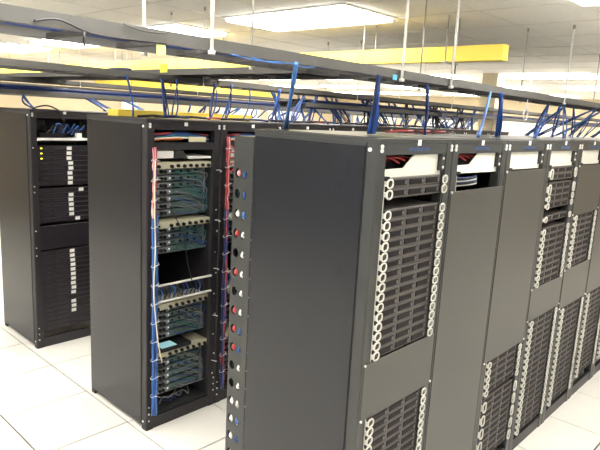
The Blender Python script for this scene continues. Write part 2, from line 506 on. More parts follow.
for i in range(8):
    x0 = X1 + i*W
    t = rack_shell(x0, Y1, RLAB[i], left_panel='full' if i == 0 else False, right_panel=(i == 7), group=None)
    white_plate(t, FRONT[i]['notch'])
    tagplate(t, .295, 2.106-.006)
    link('badge', badge_me, t, (.215, .0, 2.066))
    mounting_rails(t, .09, 1.944)
    for z0, z1 in FRONT[i]['blanks']: blank(t, z0, z1)
    MB().box(.0535, .0575, .0, .012, .09, 1.944).build('post_edge', m_frame, t)
    # dark liner behind the servers
    MB().box(.08, .51, .56, .57, .09, 1.94).build('inner_backing', m_inner, t)
    for pos, zs, u in FRONT[i]['ones']:
        for k, z in enumerate(zs):
            kind = 'thin' if u == 1 else 'tall'
            if len(zs) == 1: n = 'single'
            else: n = nth(k)
            server(x0, Y1, z, u, '%s server with two ring handles, %s, %s stack, %s' % (kind, n, pos, FRONT[i]['name'].replace('front-row rack', 'front rack')),
                   'servers in the front row of racks')
    if i == 0:
        R0 = t
        # perforated cable-manager plate behind the side panel (holes cut through)
        y0, y1 = D + .0, D + .140
        z0, z1 = .10, 2.055
        nh = 19
        holes0 = 1.895
        m = MB()
        # build plate as grid of cells, each with an octagonal hole
        def plate(m, ya, yb, za, zb, cy, cz, ry, rz, x=0.0, th=.003, n=12):
            i0 = len(m.v)
            ring = [(cy + ry*cos(2*pi*k/n + pi/n), cz + rz*sin(2*pi*k/n + pi/n)) for k in range(n)]
            outer = []
            for k in range(n):
                an = 2*pi*k/n + pi/n; dy, dz = cos(an), sin(an)
                ty = ((yb - cy) if dy > 0 else (ya - cy)) / dy if abs(dy) > 1e-6 else 1e9
                tz = ((zb - cz) if dz > 0 else (za - cz)) / dz if abs(dz) > 1e-6 else 1e9
                s_ = min(ty, tz); outer.append([cy + dy*s_, cz + dz*s_])
            # snap nearest outer points to the corners
            for c in ((ya, za), (yb, za), (yb, zb), (ya, zb)):
                q = min(range(n), key=lambda k: (outer[k][0]-c[0])**2 + (outer[k][1]-c[1])**2); outer[q] = list(c)
            for X in (x, x + th):
                m.v += [(X, p[0], p[1]) for p in ring] + [(X, p[0], p[1]) for p in outer]
            for k in range(n):
                k2 = (k+1) % n
                m.f.append((i0+k, i0+n+k, i0+n+k2, i0+k2)); m.sm.append(False)
                m.f.append((i0+2*n+k, i0+2*n+k2, i0+3*n+k2, i0+3*n+k)); m.sm.append(False)
                m.f.append((i0+k, i0+k2, i0+2*n+k2, i0+2*n+k)); m.sm.append(False)
        for k in range(nh):
            zc = 1.895 - .1*k + .0
            za, zb = (zc - .05, zc + .05)
            plate(m, D + .0805, y1, za, zb, D + .107, zc, .021, .024)
            plate(m, D + .034, D + .0805, za, zb, D + .057, zc - .004, .014, .022)
        m.box(0, .003, D, D + .034, .045, z1)
        m.box(0, .003, D + .034, y1, holes0 + .05, z1).box(0, .003, D + .034, y1, .045, holes0 - .1*(nh-1) - .05)
        m.box(.003, .03, y1 - .003, y1, .045, z1)
        m.build('cable_manager_plate', m_frame, t)
        # top cap and foot of the cable manager, and a liner behind
        MB().box(0, .2, D, y1, .0, .045).build('cable_manager_foot', m_dark, t)
        MB().box(0, .2, D, y1, z1, z1 + .02).build('cable_manager_cap', m_frame, t)
        MB().box(.10, .105, D+.002, y1, .045, z1).build('cable_manager_liner', m_inner, t)
        holes = [1.895 - .1*k for k in range(nh)]

# opening with dark cables in the second rack
for k in range(6):
    m = MB()
    p = [(X1+W+.06, Y1+.06+.01*k, 1.93-.009*k), (X1+W+.2, Y1+.03+.01*k, 1.925-.009*k), (X1+W+.34, Y1+.04, 1.93-.008*k), (X1+W+.42, Y1+.1, 1.928-.006*k)]
    o = m.tube(smooth_path(p, 5), .0045, 6).build('patch_cable', (m_blue3, m_bcable, m_wcable)[k % 3])
    tag(o, 'dark patch cable in the slot beneath the second front rack\'s white plate', 'cable', 'patch cables in the second front rack slot')

# cable bundle loops showing in the holes of the cable manager
colrs = [(m_pink, 'pink'), (m_bcable, None), (m_wcable, 'white'), (m_red, 'red'), (m_bcable, None), (m_red, 'red'), (m_bcable, None), (m_red, 'red'),
         (m_red, 'red'), (m_red, 'red'), (m_bcable, None), (m_bcable, None), (m_wcable, 'pale'), (m_wcable, 'pale'), (m_wcable, 'pale'), (m_wcable, 'pale')]
right = [m_blue, m_blue, m_blue2, m_wcable, m_wcable, m_wcable, m_wcable, m_wcable, m_blue, m_blue, m_wcable, m_wcable, m_wcable, m_blue2, m_blue, m_blue]
cn = {'cable_pink': 'pink', 'cable_red': 'red', 'cable_white': 'white', 'cable_blue': 'blue', 'cable_light_blue': 'light blue', 'cable_black': 'black'}
for k, (mm, nm) in enumerate(colrs):
    z = holes[k]
    if nm:
        p = [(X1+.06, Y1+D+.104, z+.032), (X1+.02, Y1+D+.103, z+.014), (X1-.001, Y1+D+.100, z), (X1+.02, Y1+D+.098, z-.014), (X1+.06, Y1+D+.096, z-.03)]
        o = MB().tube(smooth_path(p, 4), .0095, 8).build('cable_loop', mm)
        tag(o, '%s cable bulging through the %s hole, back column of the perforated manager' % (cn[mm.name], ORD[k].replace('topmost', 'top')), 'cable', 'cables in the perforated manager')
    mm = right[k]
    p = [(X1+.05, Y1+D+.06, z+.03), (X1+.01, Y1+D+.058, z+.012), (X1-.003, Y1+D+.056, z-.004), (X1+.01, Y1+D+.055, z-.016), (X1+.05, Y1+D+.054, z-.032)]
    o = MB().tube(smooth_path(p, 4), .0062, 8).build('cable_loop', mm)
    tag(o, '%s cable bulging through the %s hole, front column of the perforated manager' % (cn[mm.name], ORD[k].replace('topmost', 'top')), 'cable', 'cables in the perforated manager')

# ------------------------------------------------------------ middle row: open network racks
plug_mb = MB().cyl((0, -.016, 0), (0, .0, 0), .0115, 8)
plug_me = plug_mb.mesh('plug', m_black)
led_me = MB().box(-.004, .004, -.003, 0, -.004, .004).mesh('status_light', m_leds)
def cable_tray_shelf(t, z, depth=.17, plugs=9):
    s = MB().box(.066, .525, -.005, -.001, z-.021, z+.021).box(.066, .525, -.001, depth, z+.014, z+.021).box(.066, .525, -.001, depth, z-.021, z-.018).build('cable_shelf', m_beige, t)
    for k in range(plugs):
        if k == 1: continue
        link('plug', plug_me, s, (.10 + k*.05 , -.005, z - .003 if k % 2 else z - .006))
    return s
def chassis(x0, y0, z_top, rows, label, pitch=.046):
    """modular switch: beige shelf on top, rows of line cards below"""
    h = .046 + rows*pitch
    t = empty('network_switch', (x0, y0, 0), label, 'network switch', None)
    cable_tray_shelf(t, z_top - .021)
    z1 = z_top - .044; z0 = z1 - rows*pitch
    MB().box(.066, .072, .06, .45, z0-.004, z1).box(.519, .525, .06, .45, z0-.004, z1).box(.072, .519, .44, .45, z0-.004, z1).box(.072, .519, .06, .45, z0-.004, z0).build('chassis_case', m_card, t)
    for r in range(rows):
        z = z1 - (r + .5)*pitch
        c = MB().bbox(.074, .235, .05, .4, z-.018, z+.018).build('line_card', m_card, t)
        MB().bbox(.239, .516, .065, .4, z-.017, z+.017).build('line_card', m_cardteal, t)
        link('plug', plug_me, c, (.155, .05, z))
        link('plug', plug_me, c, (.185, .05, z-.002))
        link('status_light', led_me, c, (.225, .05, z+.002))
        for q in range(8):
            MB().box(.255+.03*q, .275+.03*q, .0635, .066, z-.010, z+.006).build('port', m_black, c) if r < 3 and q % 2 == 0 else None
        # cords
        for q in range(3):
            xs = .26 + .07*q + .02*rb.random()
            dz = max(-.06 - .10*rb.random(), z0 - z + .004)
            p = [(xs, .06, z), (xs+.03, .03, z-.01), (xs+.10, .02, z+dz*.3), (min(xs+.22, .505), .035, z+dz)]
            MB().tube(smooth_path(p, 4), .0028, 5).build('cord', rb.choice((m_blue3, m_card, m_blue, m_teal, m_card)), t)
    return t
def vertical_bundle(x, y, z1, z0, mats, label, n=10, r=.0055, spread=.018, group=None, ties=True, lean=0):
    t = empty('cable_bundle', (x, y, 0), label, 'cable bundle', group)
    for k in range(n):
        a = 2*pi*k/n; pts = []
        ox, oy = spread*cos(a)*rb.uniform(.4, 1), spread*.8*sin(a)
        N = 12
        for q in range(N + 1):
            z = z1 + (z0 - z1)*q/N
            pts.append((ox + rb.uniform(-.006, .006) + lean*sin(q*1.1), oy + rb.uniform(-.004, .004), z))
        pts[0] = (ox*1.5 + .02, oy + .03, z1 + .01)
        MB().tube(smooth_path(pts, 3), r, 6).build('cable', mats[k % len(mats)], t)
    if ties:
        nz = int((z1 - z0)/.13)
        for q in range(nz):
            z = z1 - .06 - q*.13
            ring = [( (spread+.009)*cos(a) + lean*sin((z1-z)/(z1-z0)*12*1.1), (spread*.8+.008)*sin(a), z + .012*cos(a)) for a in [2*pi*j/12 for j in range(12)]]
            MB().tube(ring, .0017, 5, closed=True).build('zip_tie', m_wcable, t)
            MB().tube([(-.01, -spread-.004, z), (.012 + .008*(q % 2), -spread-.024, z-.010+.012*(q % 3))], .0015, 5).build('tie_tail', m_wcable, t)
    return t

def open_rack(i, label, detail=True, side=False):
    x0 = X2 + i*W
    t = rack_shell(x0, Y2, label, dark=True, left_panel='full' if i == 0 else False, back=True, D=.775)
    tagplate(t, .295, 2.09)
    if not detail:
        MB().bbox(.058, .533, .004, .02, .09, 2.045).build('blanking_panel', m_panel, t)
        return t
    # cross bar, bottom tray, inner posts
    MB().box(.0565, nW-.0565, .0, .012, 1.925, 1.972).build('cross_bar', m_dark, t)
    MB().box(.0565, nW-.0565, .03, D-.06, .086, .092).build('bottom_tray', m_frame, t)
    for a in (.0565, .526):
        MB().box(a, a+.008, .004, .03, .09, 1.925).build('mounting_rail', m_frame, t)
    MB().bbox(.062, .528, -.014, .004, 1.018, 1.030).build('cable_bar', m_bolt, t)
    MB().bbox(.062, .528, -.014, .004, .905, .917).build('cable_bar', m_bolt, t)
    MB().box(.056, .062, .03, D-.06, .09, 1.925).box(.529, .535, .03, D-.06, .09, 1.925).build('inner_side', m_inner, t)
    # cable hooks on the right post
    for q in range(14):
        z = 1.78 - q*.118
        m = MB().tube(smooth_path([(.553, -.001, z), (.556, -.03, z+.004), (.575, -.034, z-.004), (.579, -.012, z-.012)], 3), .003, 5)
        m.build('cable_hook', m_black if q % 3 else m_bolt, t)
    for q in range(9):
        link('bolt', sbolt_me, t, (.56 + .012*(q % 2), -.0005, 1.5 - q*.155))
    for q in range(3): link('bolt', sbolt_me, t, (.573, -.0005, .22 - q*.05))
    for q in range(3): link('bolt', sbolt_me, t, (.02, -.0005, .17 - q*.05))
    return t
MID = ['dark open network rack with white-tied blue cables hanging down its left post',
       'dark network rack right of the blue-cabled one, half hidden by the perforated manager']
for i in range(2):
    t = open_rack(i, MID[i])
    x0 = X2 + i*W
    wh = 'blue-cabled middle rack' if i == 0 else 'rack behind the perforated manager'
    chassis(x0, Y2+.03, 1.842, 7, 'grey network switch under a beige shelf, top of the %s' % wh)
    chassis(x0, Y2+.03, 1.447, 4, 'grey network switch below its beige shelf, second in the %s' % wh)
    chassis(x0, Y2+.03, .880, 5, 'grey network switch below two metal bars in the %s' % wh)
    chassis(x0, Y2+.03, .535, 6, 'grey network switch lowest down in the %s' % wh, pitch=.05)
    # top slot: patch cables across, white box, grey box
    for k, (mm, nm) in enumerate(((m_orange, 'orange'), (m_wcable, 'white'), (m_teal, 'teal'), (m_blue, 'blue'), (m_blue2, 'light blue'), (m_blue3, 'dark blue'), (m_red, 'red'))):
        z = 1.983 + .007*(k % 4)
        if k > 2: z = 1.985 + .011*(k - 3)
        e_ = .52 if k != 0 else .16
        p = [(x0+.062+.004*k, Y2+.03+.006*k, z), (x0+.14, Y2+.016, z+.01), (x0+.28, Y2+.018+.004*k, z+.012 + (.018 if k in (3,4,5) else 0)), (x0+e_, Y2+.05, z+.0)]
        o = MB().tube(smooth_path(p, 5), .0062, 6).build('patch_cable', mm)
        tag(o, '%s patch cable lying across the top slot of the %s' % (nm, wh), 'cable', 'patch cables in the middle rack top slots')
    o = MB().bbox(x0+.33, x0+.47, Y2+.013, Y2+.02, 1.974, 2.008).box(x0+.345, x0+.455, Y2+.0115, Y2+.013, 1.984, 1.998).build('patch_block', m_ywhite)
    tag(o, 'small cream framed block in the top slot of the %s' % wh, 'block')
    o = MB().bbox(x0+.075, x0+.215, Y2+.02, Y2+.2, 1.868, 1.918, .004).build('white_box', m_label); tag(o, 'white box sitting above the top switch in the %s' % wh, 'box')
    o = MB().prism_y([(x0+.225, 1.868), (x0+.32, 1.868), (x0+.29, 1.918), (x0+.225, 1.918)], Y2+.02, Y2+.2).build('grey_box', m_frame); tag(o, 'grey slant-ended box beside the white box in the %s' % wh, 'box')
    o = MB().bbox(x0+.33, x0+.52, Y2+.015, Y2+.22, 1.862, 1.878, .003).build('white_unit', m_label); tag(o, 'thin white unit above the top switch in the %s' % wh, 'network unit')
    # crumpled cables on the bottom tray and in the middle bay
    for k in range(9):
        zz = .10 + .012*(k % 3)
        p = [(x0+.09+.03*k, Y2+.05+.01*k, zz), (x0+.15+.03*k, Y2+.12, zz+.01), (x0+.24+.02*k, Y2+.07+.02*(k % 4), zz), (x0+.36+.015*k, Y2+.2, zz)]
        o = MB().tube(smooth_path(p, 4), .005, 5).build('loose_cable', (m_bcable, m_blue3, m_card)[k % 3])
        tag(o, '%s cable lying loose on the bottom tray of the %s' % (('black', 'dark blue', 'grey')[k % 3], wh), 'cable', 'loose cables on the bottom of the %s' % wh)
    for k in range(12):
        xa = x0+.07+.035*k
        p = [(xa, Y2+.03, 1.02), (xa+.02, Y2+.005, .98-.01*(k % 3)), (xa+.01, Y2+.012, .93), (xa+.03, Y2+.04, .90)]
        o = MB().tube(smooth_path(p, 4), .005, 5).build('loose_cable', (m_blue3, m_blue, m_bcable)[k % 3])
        tag(o, '%s cable between the two metal bars of the %s, %s from the left' % (('dark blue', 'blue', 'black')[k % 3], 'blue-cabled rack' if i == 0 else 'half-hidden rack', ['first', *ORD[1:]][k]), 'cable', 'cables between the bars of the %s' % wh)
    # long black cord drooping down
    p = [(x0+.11, Y2-.004, 1.66), (x0+.2, Y2-.01, 1.50), (x0+.27, Y2-.02, 1.36), (x0+.31, Y2-.018, 1.15), (x0+.35, Y2-.018, 1.02)]
    o = MB().tube(smooth_path(p, 5), .0035, 6).build('power_cord', m_bcable)
    tag(o, 'thin black cord drooping in front of the switches of the %s' % wh, 'cable')

vertical_bundle(X2+.045, Y2-.028, 1.50, .12, [m_blue, m_blue, m_blue3, m_blue2], 'thick bundle of blue cables with white ties down the middle rack\'s left post', n=14, r=.0044, spread=.017)
vertical_bundle(X2+.042, Y2-.026, 1.93, 1.49, [m_pink, m_red, m_blue3, m_wcable, m_pink], 'pink and red cable bundle atop the blue bundle on the middle rack', n=8, r=.0042, spread=.013)
vertical_bundle(X2+W+.045, Y2-.028, 2.0, 1.50, [m_red, m_red, m_pink, m_bcable], 'red cable bundle beside the top of the perforated manager', n=8, r=.0042, spread=.013)
vertical_bundle(X2+W+.045, Y2-.028, 1.50, .12, [m_blue3, m_bcable, m_blue, m_red, m_blue3], 'dark blue cable bundle left of the perforated manager', n=11, r=.0045, spread=.015)
p = [(X2+.03, Y2-.052, 1.86), (X2+.022, Y2-.056, 1.6), (X2+.028, Y2-.058, 1.3), (X2+.018, Y2-.058, 1.02), (X2+.035, Y2-.056, .82), (X2+.06, Y2-.056, .62), (X2+.09, Y2-.05, .50)]
o = MB().tube(smooth_path(p, 6), .0042, 6).build('cream_cable', m_ywhite); tag(o, 'single cream cable running down in front of the blue bundle', 'cable')
# tangle of red cable at upper right
for k in range(4):
    p = [(X2+W+.05, Y2-.04, 1.95-.04*k), (X2+W+.10+.01*k, Y2-.06, 1.92-.03*k), (X2+W+.14, Y2-.05, 1.86-.02*k), (X2+W+.09, Y2-.055, 1.80), (X2+W+.05, Y2-.05, 1.77)]
    o = MB().tube(smooth_path(p, 5), .005, 6).build('red_cable', m_red); tag(o, 'looped red cable beside the perforated manager\'s upper end', 'cable', 'looped red cables')

# small tablet-like console on the third beige shelf
t = empty('console_unit', (X2+.20, Y2+.05, .5365), 'black handheld console with a pale blue screen on the lower beige shelf', 'console')
MB().bbox(-.09, .17, -.05, .10, 0, .026, .004).build('console_body', m_black, t)
MB().box(-.065, .055, -.035, .055, .0262, .028).build('screen', m_screen, t)

for i in range(2, 9):
    open_rack(i, 'dark middle-row rack, %s along, only its top edge and label showing' % ORD[i], detail=False)

# ------------------------------------------------------------ far-left row
def srv3_mesh():
    body = MB().bbox(.062, .528, .004, .5, -.0205, .0205, .0015)
    return body.mesh('rack_server', m_srv3)
s3 = srv3_mesh()
line3 = MB().box(.095, .155, -.0012, 0, -.0015, .0015).mesh('bezel_line', m_groove)
line3b = MB().box(.19, .30, -.0012, 0, -.0025, .001).mesh('bezel_line', m_groove)
seam3 = MB().box(.066, .524, -.0008, 0, .0175, .0195).mesh('bezel_line', m_groove)
stick_me = MB().box(-.022, .022, -.0014, 0, -.015, .015).mesh('sticker', m_label)
ledy_me = MB().box(-.008, .008, -.003, 0, -.006, .006).mesh('status_light', m_led)
SPEC3 = [('top group', [1.795-.0437*k for k in range(8)], [.335, .333, .331, .345, .347, .337, .340, .338]),
         ('middle group', [1.425-.0437*k for k in range(7)], [.437, .343, .34, .343, .343, .345, .40]),
         ('lower group', [.865-.0437*k for k in range(17)], [.34, .341, .344, .346, .345, .347, .348, .345, .35, .346, None, .345, .347, .345, None, None, None])]
FAR = ['charcoal rack at the far left, its dark servers dotted with white stickers',
       'charcoal rack right of the far-left rack, hidden behind the middle row', 'charcoal rack third along the far-left row, hidden']
for i in range(3):
    t = rack_shell(X3 + i*W, Y3, FAR[i], dark=True, left_panel='full' if i == 0 else False, D=.775)
    tagplate(t, .30, 2.10)
    MB().bbox(.058, .533, .004, .02, .905, 1.115).build('blanking_panel', m_srv3, t)
    MB().bbox(.058, .533, -.006, .2, 1.862, 1.882).build('shelf', m_label, t)
    MB().box(.056, .0605, .004, .5, .09, 1.86).build('mounting_rail', m_dark, t)
    MB().box(.0565, nW-.0565, .45, .46, 1.87, 2.05).build('slot_backing', m_frame, t)
    if i: 
        MB().bbox(.058, .533, .004, .02, 1.12, 1.86).build('blanking_panel', m_srv3, t); MB().bbox(.058, .533, .004, .02, .09, .90).build('blanking_panel', m_srv3, t); continue
    for q in range(3): link('bolt', sbolt_me, t, (.02, -.0005, .19 - q*.055))
    for z in (1.80, 1.47, 1.42, .93, .86, 1.08): link('bolt', sbolt_me, t, (.02, -.0005, z))
    for gname, zs, sx in SPEC3:
        for k, z in enumerate(zs):
            o = link('rack_server', s3, None, (X3, Y3, z))
            if gname == 'top group' and k < 3:
                lab = 'black flat server with yellow light, %s in top group of far-left rack' % nth(k)
            else:
                lab = 'black flat server%s, %s in %s of far-left rack' % (' with white sticker' if sx[k] else '', nth(k), gname)
            tag(o, lab, 'server', 'black servers in the far-left rack')
            link('bezel_line', line3, o, (0, .004, 0)); link('bezel_line', line3b, o, (0, .004, 0)); link('bezel_line', seam3, o, (0, .004, 0))
            if sx[k]: link('sticker', stick_me, o, (sx[k], .0035, 0))
            if gname == 'top group' and k < 3: link('status_light', ledy_me, o, (.09, .0035, 0))
# gear on its top shelf
o = MB().bbox(X3+.10, X3+.34, Y3+.05, Y3+.3, 1.883, 1.925, .004).build('shelf_unit', m_black); tag(o, 'black low box on the top shelf of the far-left rack', 'box')
o = MB().bbox(X3+.09, X3+.21, Y3+.2, Y3+.38, 1.97, 2.03, .004).build('shelf_unit', m_frame); tag(o, 'grey box high in the top slot of the far-left rack', 'box')
MB().box(X3+.09, X3+.10, Y3+.2, Y3+.38, 1.884, 1.97)
o = MB().bbox(X3+.42, X3+.47, Y3+.03, Y3+.07, 1.883, 1.925, .004).build('white_adapter', m_label); tag(o, 'small white adapter at the right end of the far-left rack shelf', 'adapter')
for k in range(14):
    a = rb.uniform(.09, .42); zz = 1.90
    p = [(X3+a, Y3+.06+.02*(k % 3), zz+.01), (X3+a+.03, Y3+.03, zz+rb.uniform(.04, .12)), (X3+a+rb.uniform(.05, .11), Y3+.06, zz+rb.uniform(.03, .13)), (X3+a+.08, Y3+.16, zz+.03)]
    mm = (m_blue, m_bcable, m_blue3, m_bcable, m_blue2)[k % 5]
    o = MB().tube(smooth_path(p, 4), .006, 6).build('patch_cable', mm)
    c_ = 'black' if mm is m_bcable else 'blue'
    tag(o, '%s cable coiled in the top slot of the far-left rack' % c_, 'cable', '%s cables in the far-left rack top slot' % c_)
p = [(X3+.29, Y3-.01, 2.02), (X3+.26, Y3-.03, 2.10), (X3+.17, Y3+.02, 2.155), (X3+.09, Y3+.06, 2.14), (X3+.07, Y3+.1, 2.122)]
o = MB().tube(smooth_path(p, 6), .007, 7).build('power_cord', m_bcable); tag(o, 'black cord arching over the top edge of the far-left rack', 'cable')
p = [(1.62, 6.1, .01), (1.72, 6.22, .012), (1.86, 6.2, .012), (1.9, 6.35, .012), (1.78, 6.45, .012), (1.66, 6.36, .014), (1.7, 6.22, .024), (1.88, 6.12, .03)]
o = MB().tube(smooth_path(p, 6), .009, 7).build('floor_cable', m_wcable); tag(o, 'white cable curled on the floor behind the far-left rack', 'cable')

# ------------------------------------------------------------ overhead cable trays
ZB, ZT = 2.372, 2.410
rung_me = {}
def tray_x(ya, yb, xa, xb, label, parts=True, zb=ZB):
    t = empty('overhead_cable_tray', (xa, ya, zb), label, 'cable tray', 'overhead cable trays')
    L, w_ = xb - xa, yb - ya
    for y in (0, w_-.01):
        # C-channel rail
        m = MB(); s = 1 if y == 0 else -1
        yo = 0 if y == 0 else w_
        m.box(0, L, min(yo, yo+s*.006), max(yo, yo+s*.006), 0, ZT-ZB)
        m.box(0, L, min(yo+s*.006, yo+s*.022), max(yo+s*.006, yo+s*.022), 0, .004)
        m.box(0, L, min(yo+s*.006, yo+s*.022), max(yo+s*.006, yo+s*.022), ZT-ZB-.004, ZT-ZB)
        m.build('side_rail', m_tray, t)
    key = round(w_, 3)
    if key not in rung_me: rung_me[key] = MB().box(-.013, .013, .022, w_-.022, .002, .016).mesh('rung', m_rung)
    n = int(L/.2286)
    if parts:
        for k in range(n): link('rung', rung_me[key], t, (.1 + k*.2286, 0, 0))
    else:
        m = MB()
        for k in range(n): m.box(.1+k*.2286-.013, .1+k*.2286+.013, .022, w_-.022, .002, .016)
        tag(m.build('rungs', m_rung, t), kind='stuff')
    return t
TR1 = tray_x(1.5, 1.8, -1.6, 13.2, 'grey ladder cable tray nearest the camera, above the front row of racks')
tray_x(3.42, 3.80, -1.6, 13.2, 'grey ladder cable tray above the middle row of racks')
tray_x(5.9, 6.28, -1.6, 13.2, 'grey ladder cable tray third from the camera, above the far-left rack', parts=False)
tray_x(8.0, 8.38, -1.6, 13.2, 'grey ladder cable tray fourth from the camera', parts=False)
tray_x(10.1, 10.48, -1.6, 13.2, 'grey ladder cable tray nearest the far wall', parts=False)
def low_tray(ya, yb, zz, label, xa=.2):
    tray_x(ya, yb, xa, 13.2, label, parts=False, zb=zz)
low_tray(3.42, 3.80, 2.262, 'lower grey cable tray hung beneath the middle-row tray, heaped with blue cables', 3.7)
low_tray(5.9, 6.28, 2.25, 'lower grey cable tray hung beneath the third tray, heaped with blue cables')
low_tray(8.0, 8.38, 2.25, 'lower grey cable tray hung beneath the fourth tray, heaped with blue cables')
# crossing ladder, running away from the front tray
t = empty('overhead_cable_tray', (2.33, 1.83, ZT+.0025), 'grey crossing ladder tray running from the front tray to the far wall', 'cable tray', 'overhead cable trays')
Lc = 9.6
for x in (0, .42):
    s = 1 if x == 0 else -1
    xo = 0 if x == 0 else .44
    MB().box(min(xo, xo+s*.006), max(xo, xo+s*.006), 0, Lc, 0, .038).box(min(xo+s*.006, xo+s*.022), max(xo+s*.006, xo+s*.022), 0, Lc, 0, .004).build('side_rail', m_tray, t)
rm = MB().box(.022, .418, -.013, .013, .002, .016).mesh('rung', m_rung)
for k in range(int(Lc/.2286)): link('rung', rm, t, (0, .1 + k*.2286, 0))
# a cable mat fills the crossing ladder
for k in range(10):
    o = MB().tube([(2.39+.035*k, 1.9, 2.443), (2.385+.035*k, 5.5, 2.443), (2.39+.035*k, 11.2, 2.443)], .014, 6).build('trunk_cable', m_tray if k % 3 else m_blue3)
    tag(o, 'grey or blue trunk cable lying along the crossing ladder tray', 'cable', 'trunk cables on the crossing tray')
# cables lying inside the row trays
def lying(y, x0, x1, z, mm, r, label, group, amp=.03):
    pts = []; n = max(4, int((x1-x0)/.5))
    for k in range(n+1): pts.append((x0 + (x1-x0)*k/n, y + rb.uniform(-amp, amp), z + rb.uniform(0, .004)))
    o = MB().tube(smooth_path(pts, 3), r, 6).build('tray_cable', mm); tag(o, label, 'cable', group)
for k in (0, 2, 4):
    lying(1.60+.032*k, -.8, 12.6, ZB+.024, (m_blue, m_bcable, m_blue2, m_tray, m_blue3, m_bcable, m_blue)[k], .007, 'network cable lying lengthwise in the nearest overhead tray', 'cables lying in the nearest tray', .006)
for yy, nm in ((3.48, 'middle-row'), (5.97, 'third'), (8.07, 'fourth')):
    for k in range(8):
        lying(yy+.034*k, -.8, 12.6, ZB+.026, (m_blue, m_blue3, m_bcable, m_blue2, m_tray, m_blue, m_bcable, m_blue3)[k], .009, 'network cable lying lengthwise in the %s overhead tray' % nm, 'cables lying in the %s tray' % nm, .006)
for yy, nm, xs in ((3.47, 'lower middle-row', 3.8), (5.93, 'lower third', .4), (8.03, 'lower fourth', .4)):
    for k in range(20 if yy > 4 else 12):
        if yy < 4:
            lying(yy+.045*(k % 6), xs, 12.8, 2.262+.03+.024*(k//6), (m_blue3, m_bcable, m_blue, m_blue3, m_tray, m_bcable)[k % 6], .012, '%s cable heaped lengthwise in the %s overhead tray' % (('dark blue', 'black', 'blue', 'dark blue', 'grey', 'black')[k % 6], nm), 'cables heaped in the %s tray' % nm, .012)
            continue
        lying(yy+.033*(k % 10), xs, 12.8, 2.25+.032+.032*(k//10), (m_blue3, m_bcable, m_blue, m_blue3, m_tray)[k % 5], .017, '%s cables heaped lengthwise in the %s overhead tray' % (('dark blue', 'black', 'blue', 'dark blue', 'grey')[k % 5], nm), 'cables heaped in the %s tray' % nm, .01)
# blue strands tied under the near rail
for (xa, xb) in ((1.25, 1.48), (1.34, 1.52), (1.52, 1.66)):
    p = [(xa, 1.496, ZB-.002), ((xa+xb)/2, 1.494, ZB-.010), (xb, 1.498, ZB-.003)]
    o = MB().tube(smooth_path(p, 5), .002, 5).build('tied_cable', m_blue2); tag(o, 'short light blue cable tied along the near rail of the front tray', 'cable', 'light blue cables tied to the front tray')
p = [(.62, 1.494, 2.380), (.68, 1.490, 2.392), (.76, 1.492, 2.372), (.86, 1.492, 2.368), (1.0, 1.493, 2.372)]
o = MB().tube(smooth_path(p, 6), .0028, 6).build('tied_cable', m_bcable); tag(o, 'black cable tied along the front tray at upper left', 'cable')
p = [(.748, 1.49, 2.372), (.745, 1.488, 2.352), (.748, 1.49, 2.335)]
o = MB().tube(p, .003, 6).build('hanging_strap', m_bcable); tag(o, 'short black strap hanging from the front tray', 'strap')
p = [(.86, 1.49, 2.408), (.92, 1.488, 2.397), (1.0, 1.488, 2.400)]
o = MB().tube(smooth_path(p, 4), .0022, 6).build('tied_cable', m_rung); tag(o, 'curved dark cable end on the front tray rail, right of the black cable', 'cable')
# tags
def rail_tag(x, y, z, w_, h_, m, label, ax='x'):
    o = (MB().box(x-w_/2, x+w_/2, y-.003, y, z-h_/2, z+h_/2) if ax == 'x' else MB().box(x-.003, x, y-w_/2, y+w_/2, z-h_/2, z+h_/2)).build('hanging_tag', m)
    tag(o, label, 'tag')
rail_tag(.985, 1.498, 2.356, .030, .036, m_tagg, 'lime green square tag on the front tray, upper left')
rail_tag(2.19, 1.498, 2.374, .032, .022, m_tagb, 'sky blue tag on the front tray near the yellow duct')
rail_tag(2.3285, 3.5, ZT+.045, .085, .055, m_tagy, 'yellow tag on the crossing ladder tray rail', 'y')
# dark cable lump on the crossing tray
for k in range(7):
    p = [(2.31+.01*k, 3.9+.05*k, 2.452+.005*(k % 3)), (2.315, 4.15, 2.458+.006*(k % 2)), (2.32+.01*k, 4.45-.04*k, 2.452)]
    o = MB().tube(smooth_path(p, 5), .008, 6).build('coiled_cable', m_bcable if k % 3 else m_blue3); tag(o, 'black cable bunched on the edge of the crossing ladder tray', 'cable', 'bunched black cables on the crossing tray')

# ------------------------------------------------------------ hanger rods
def rod(x, y, r, m, label, z0=ZB-.012):
    t = empty('hanger_rod', (x, y, z0), label, 'rod', 'ceiling hanger rods')
    MB().cyl((0, 0, 0), (0, 0, CEIL - z0 - .004), r, 8).build('rod', m, t)
    MB().cyl((0, 0, .0), (0, 0, .012), r*2, 6).build('nut', m_bolt, t)
    MB().cyl((0, 0, CEIL-z0-.03), (0, 0, CEIL-z0-.004), r*1.8, 8).build('ceiling_anchor', m_rodg, t)
near = ((1.165, 'white rod hanging straight down to the nearest tray, upper centre left'), (2.235, 'white rod holding the nearest tray just left of the sky blue tag\'s right side'), (2.68, 'white rod crossing in front of the yellow duct'), (4.3, 'white rod holding the nearest tray at right of the duct'), (6.0, 'white rod holding the nearest tray at the far right'), (7.7, 'white rod at the far end of the nearest tray'))
for k, (x, lab) in enumerate(near): rod(x, 1.490, .0062 if k < 3 else .0055, m_rod, lab)
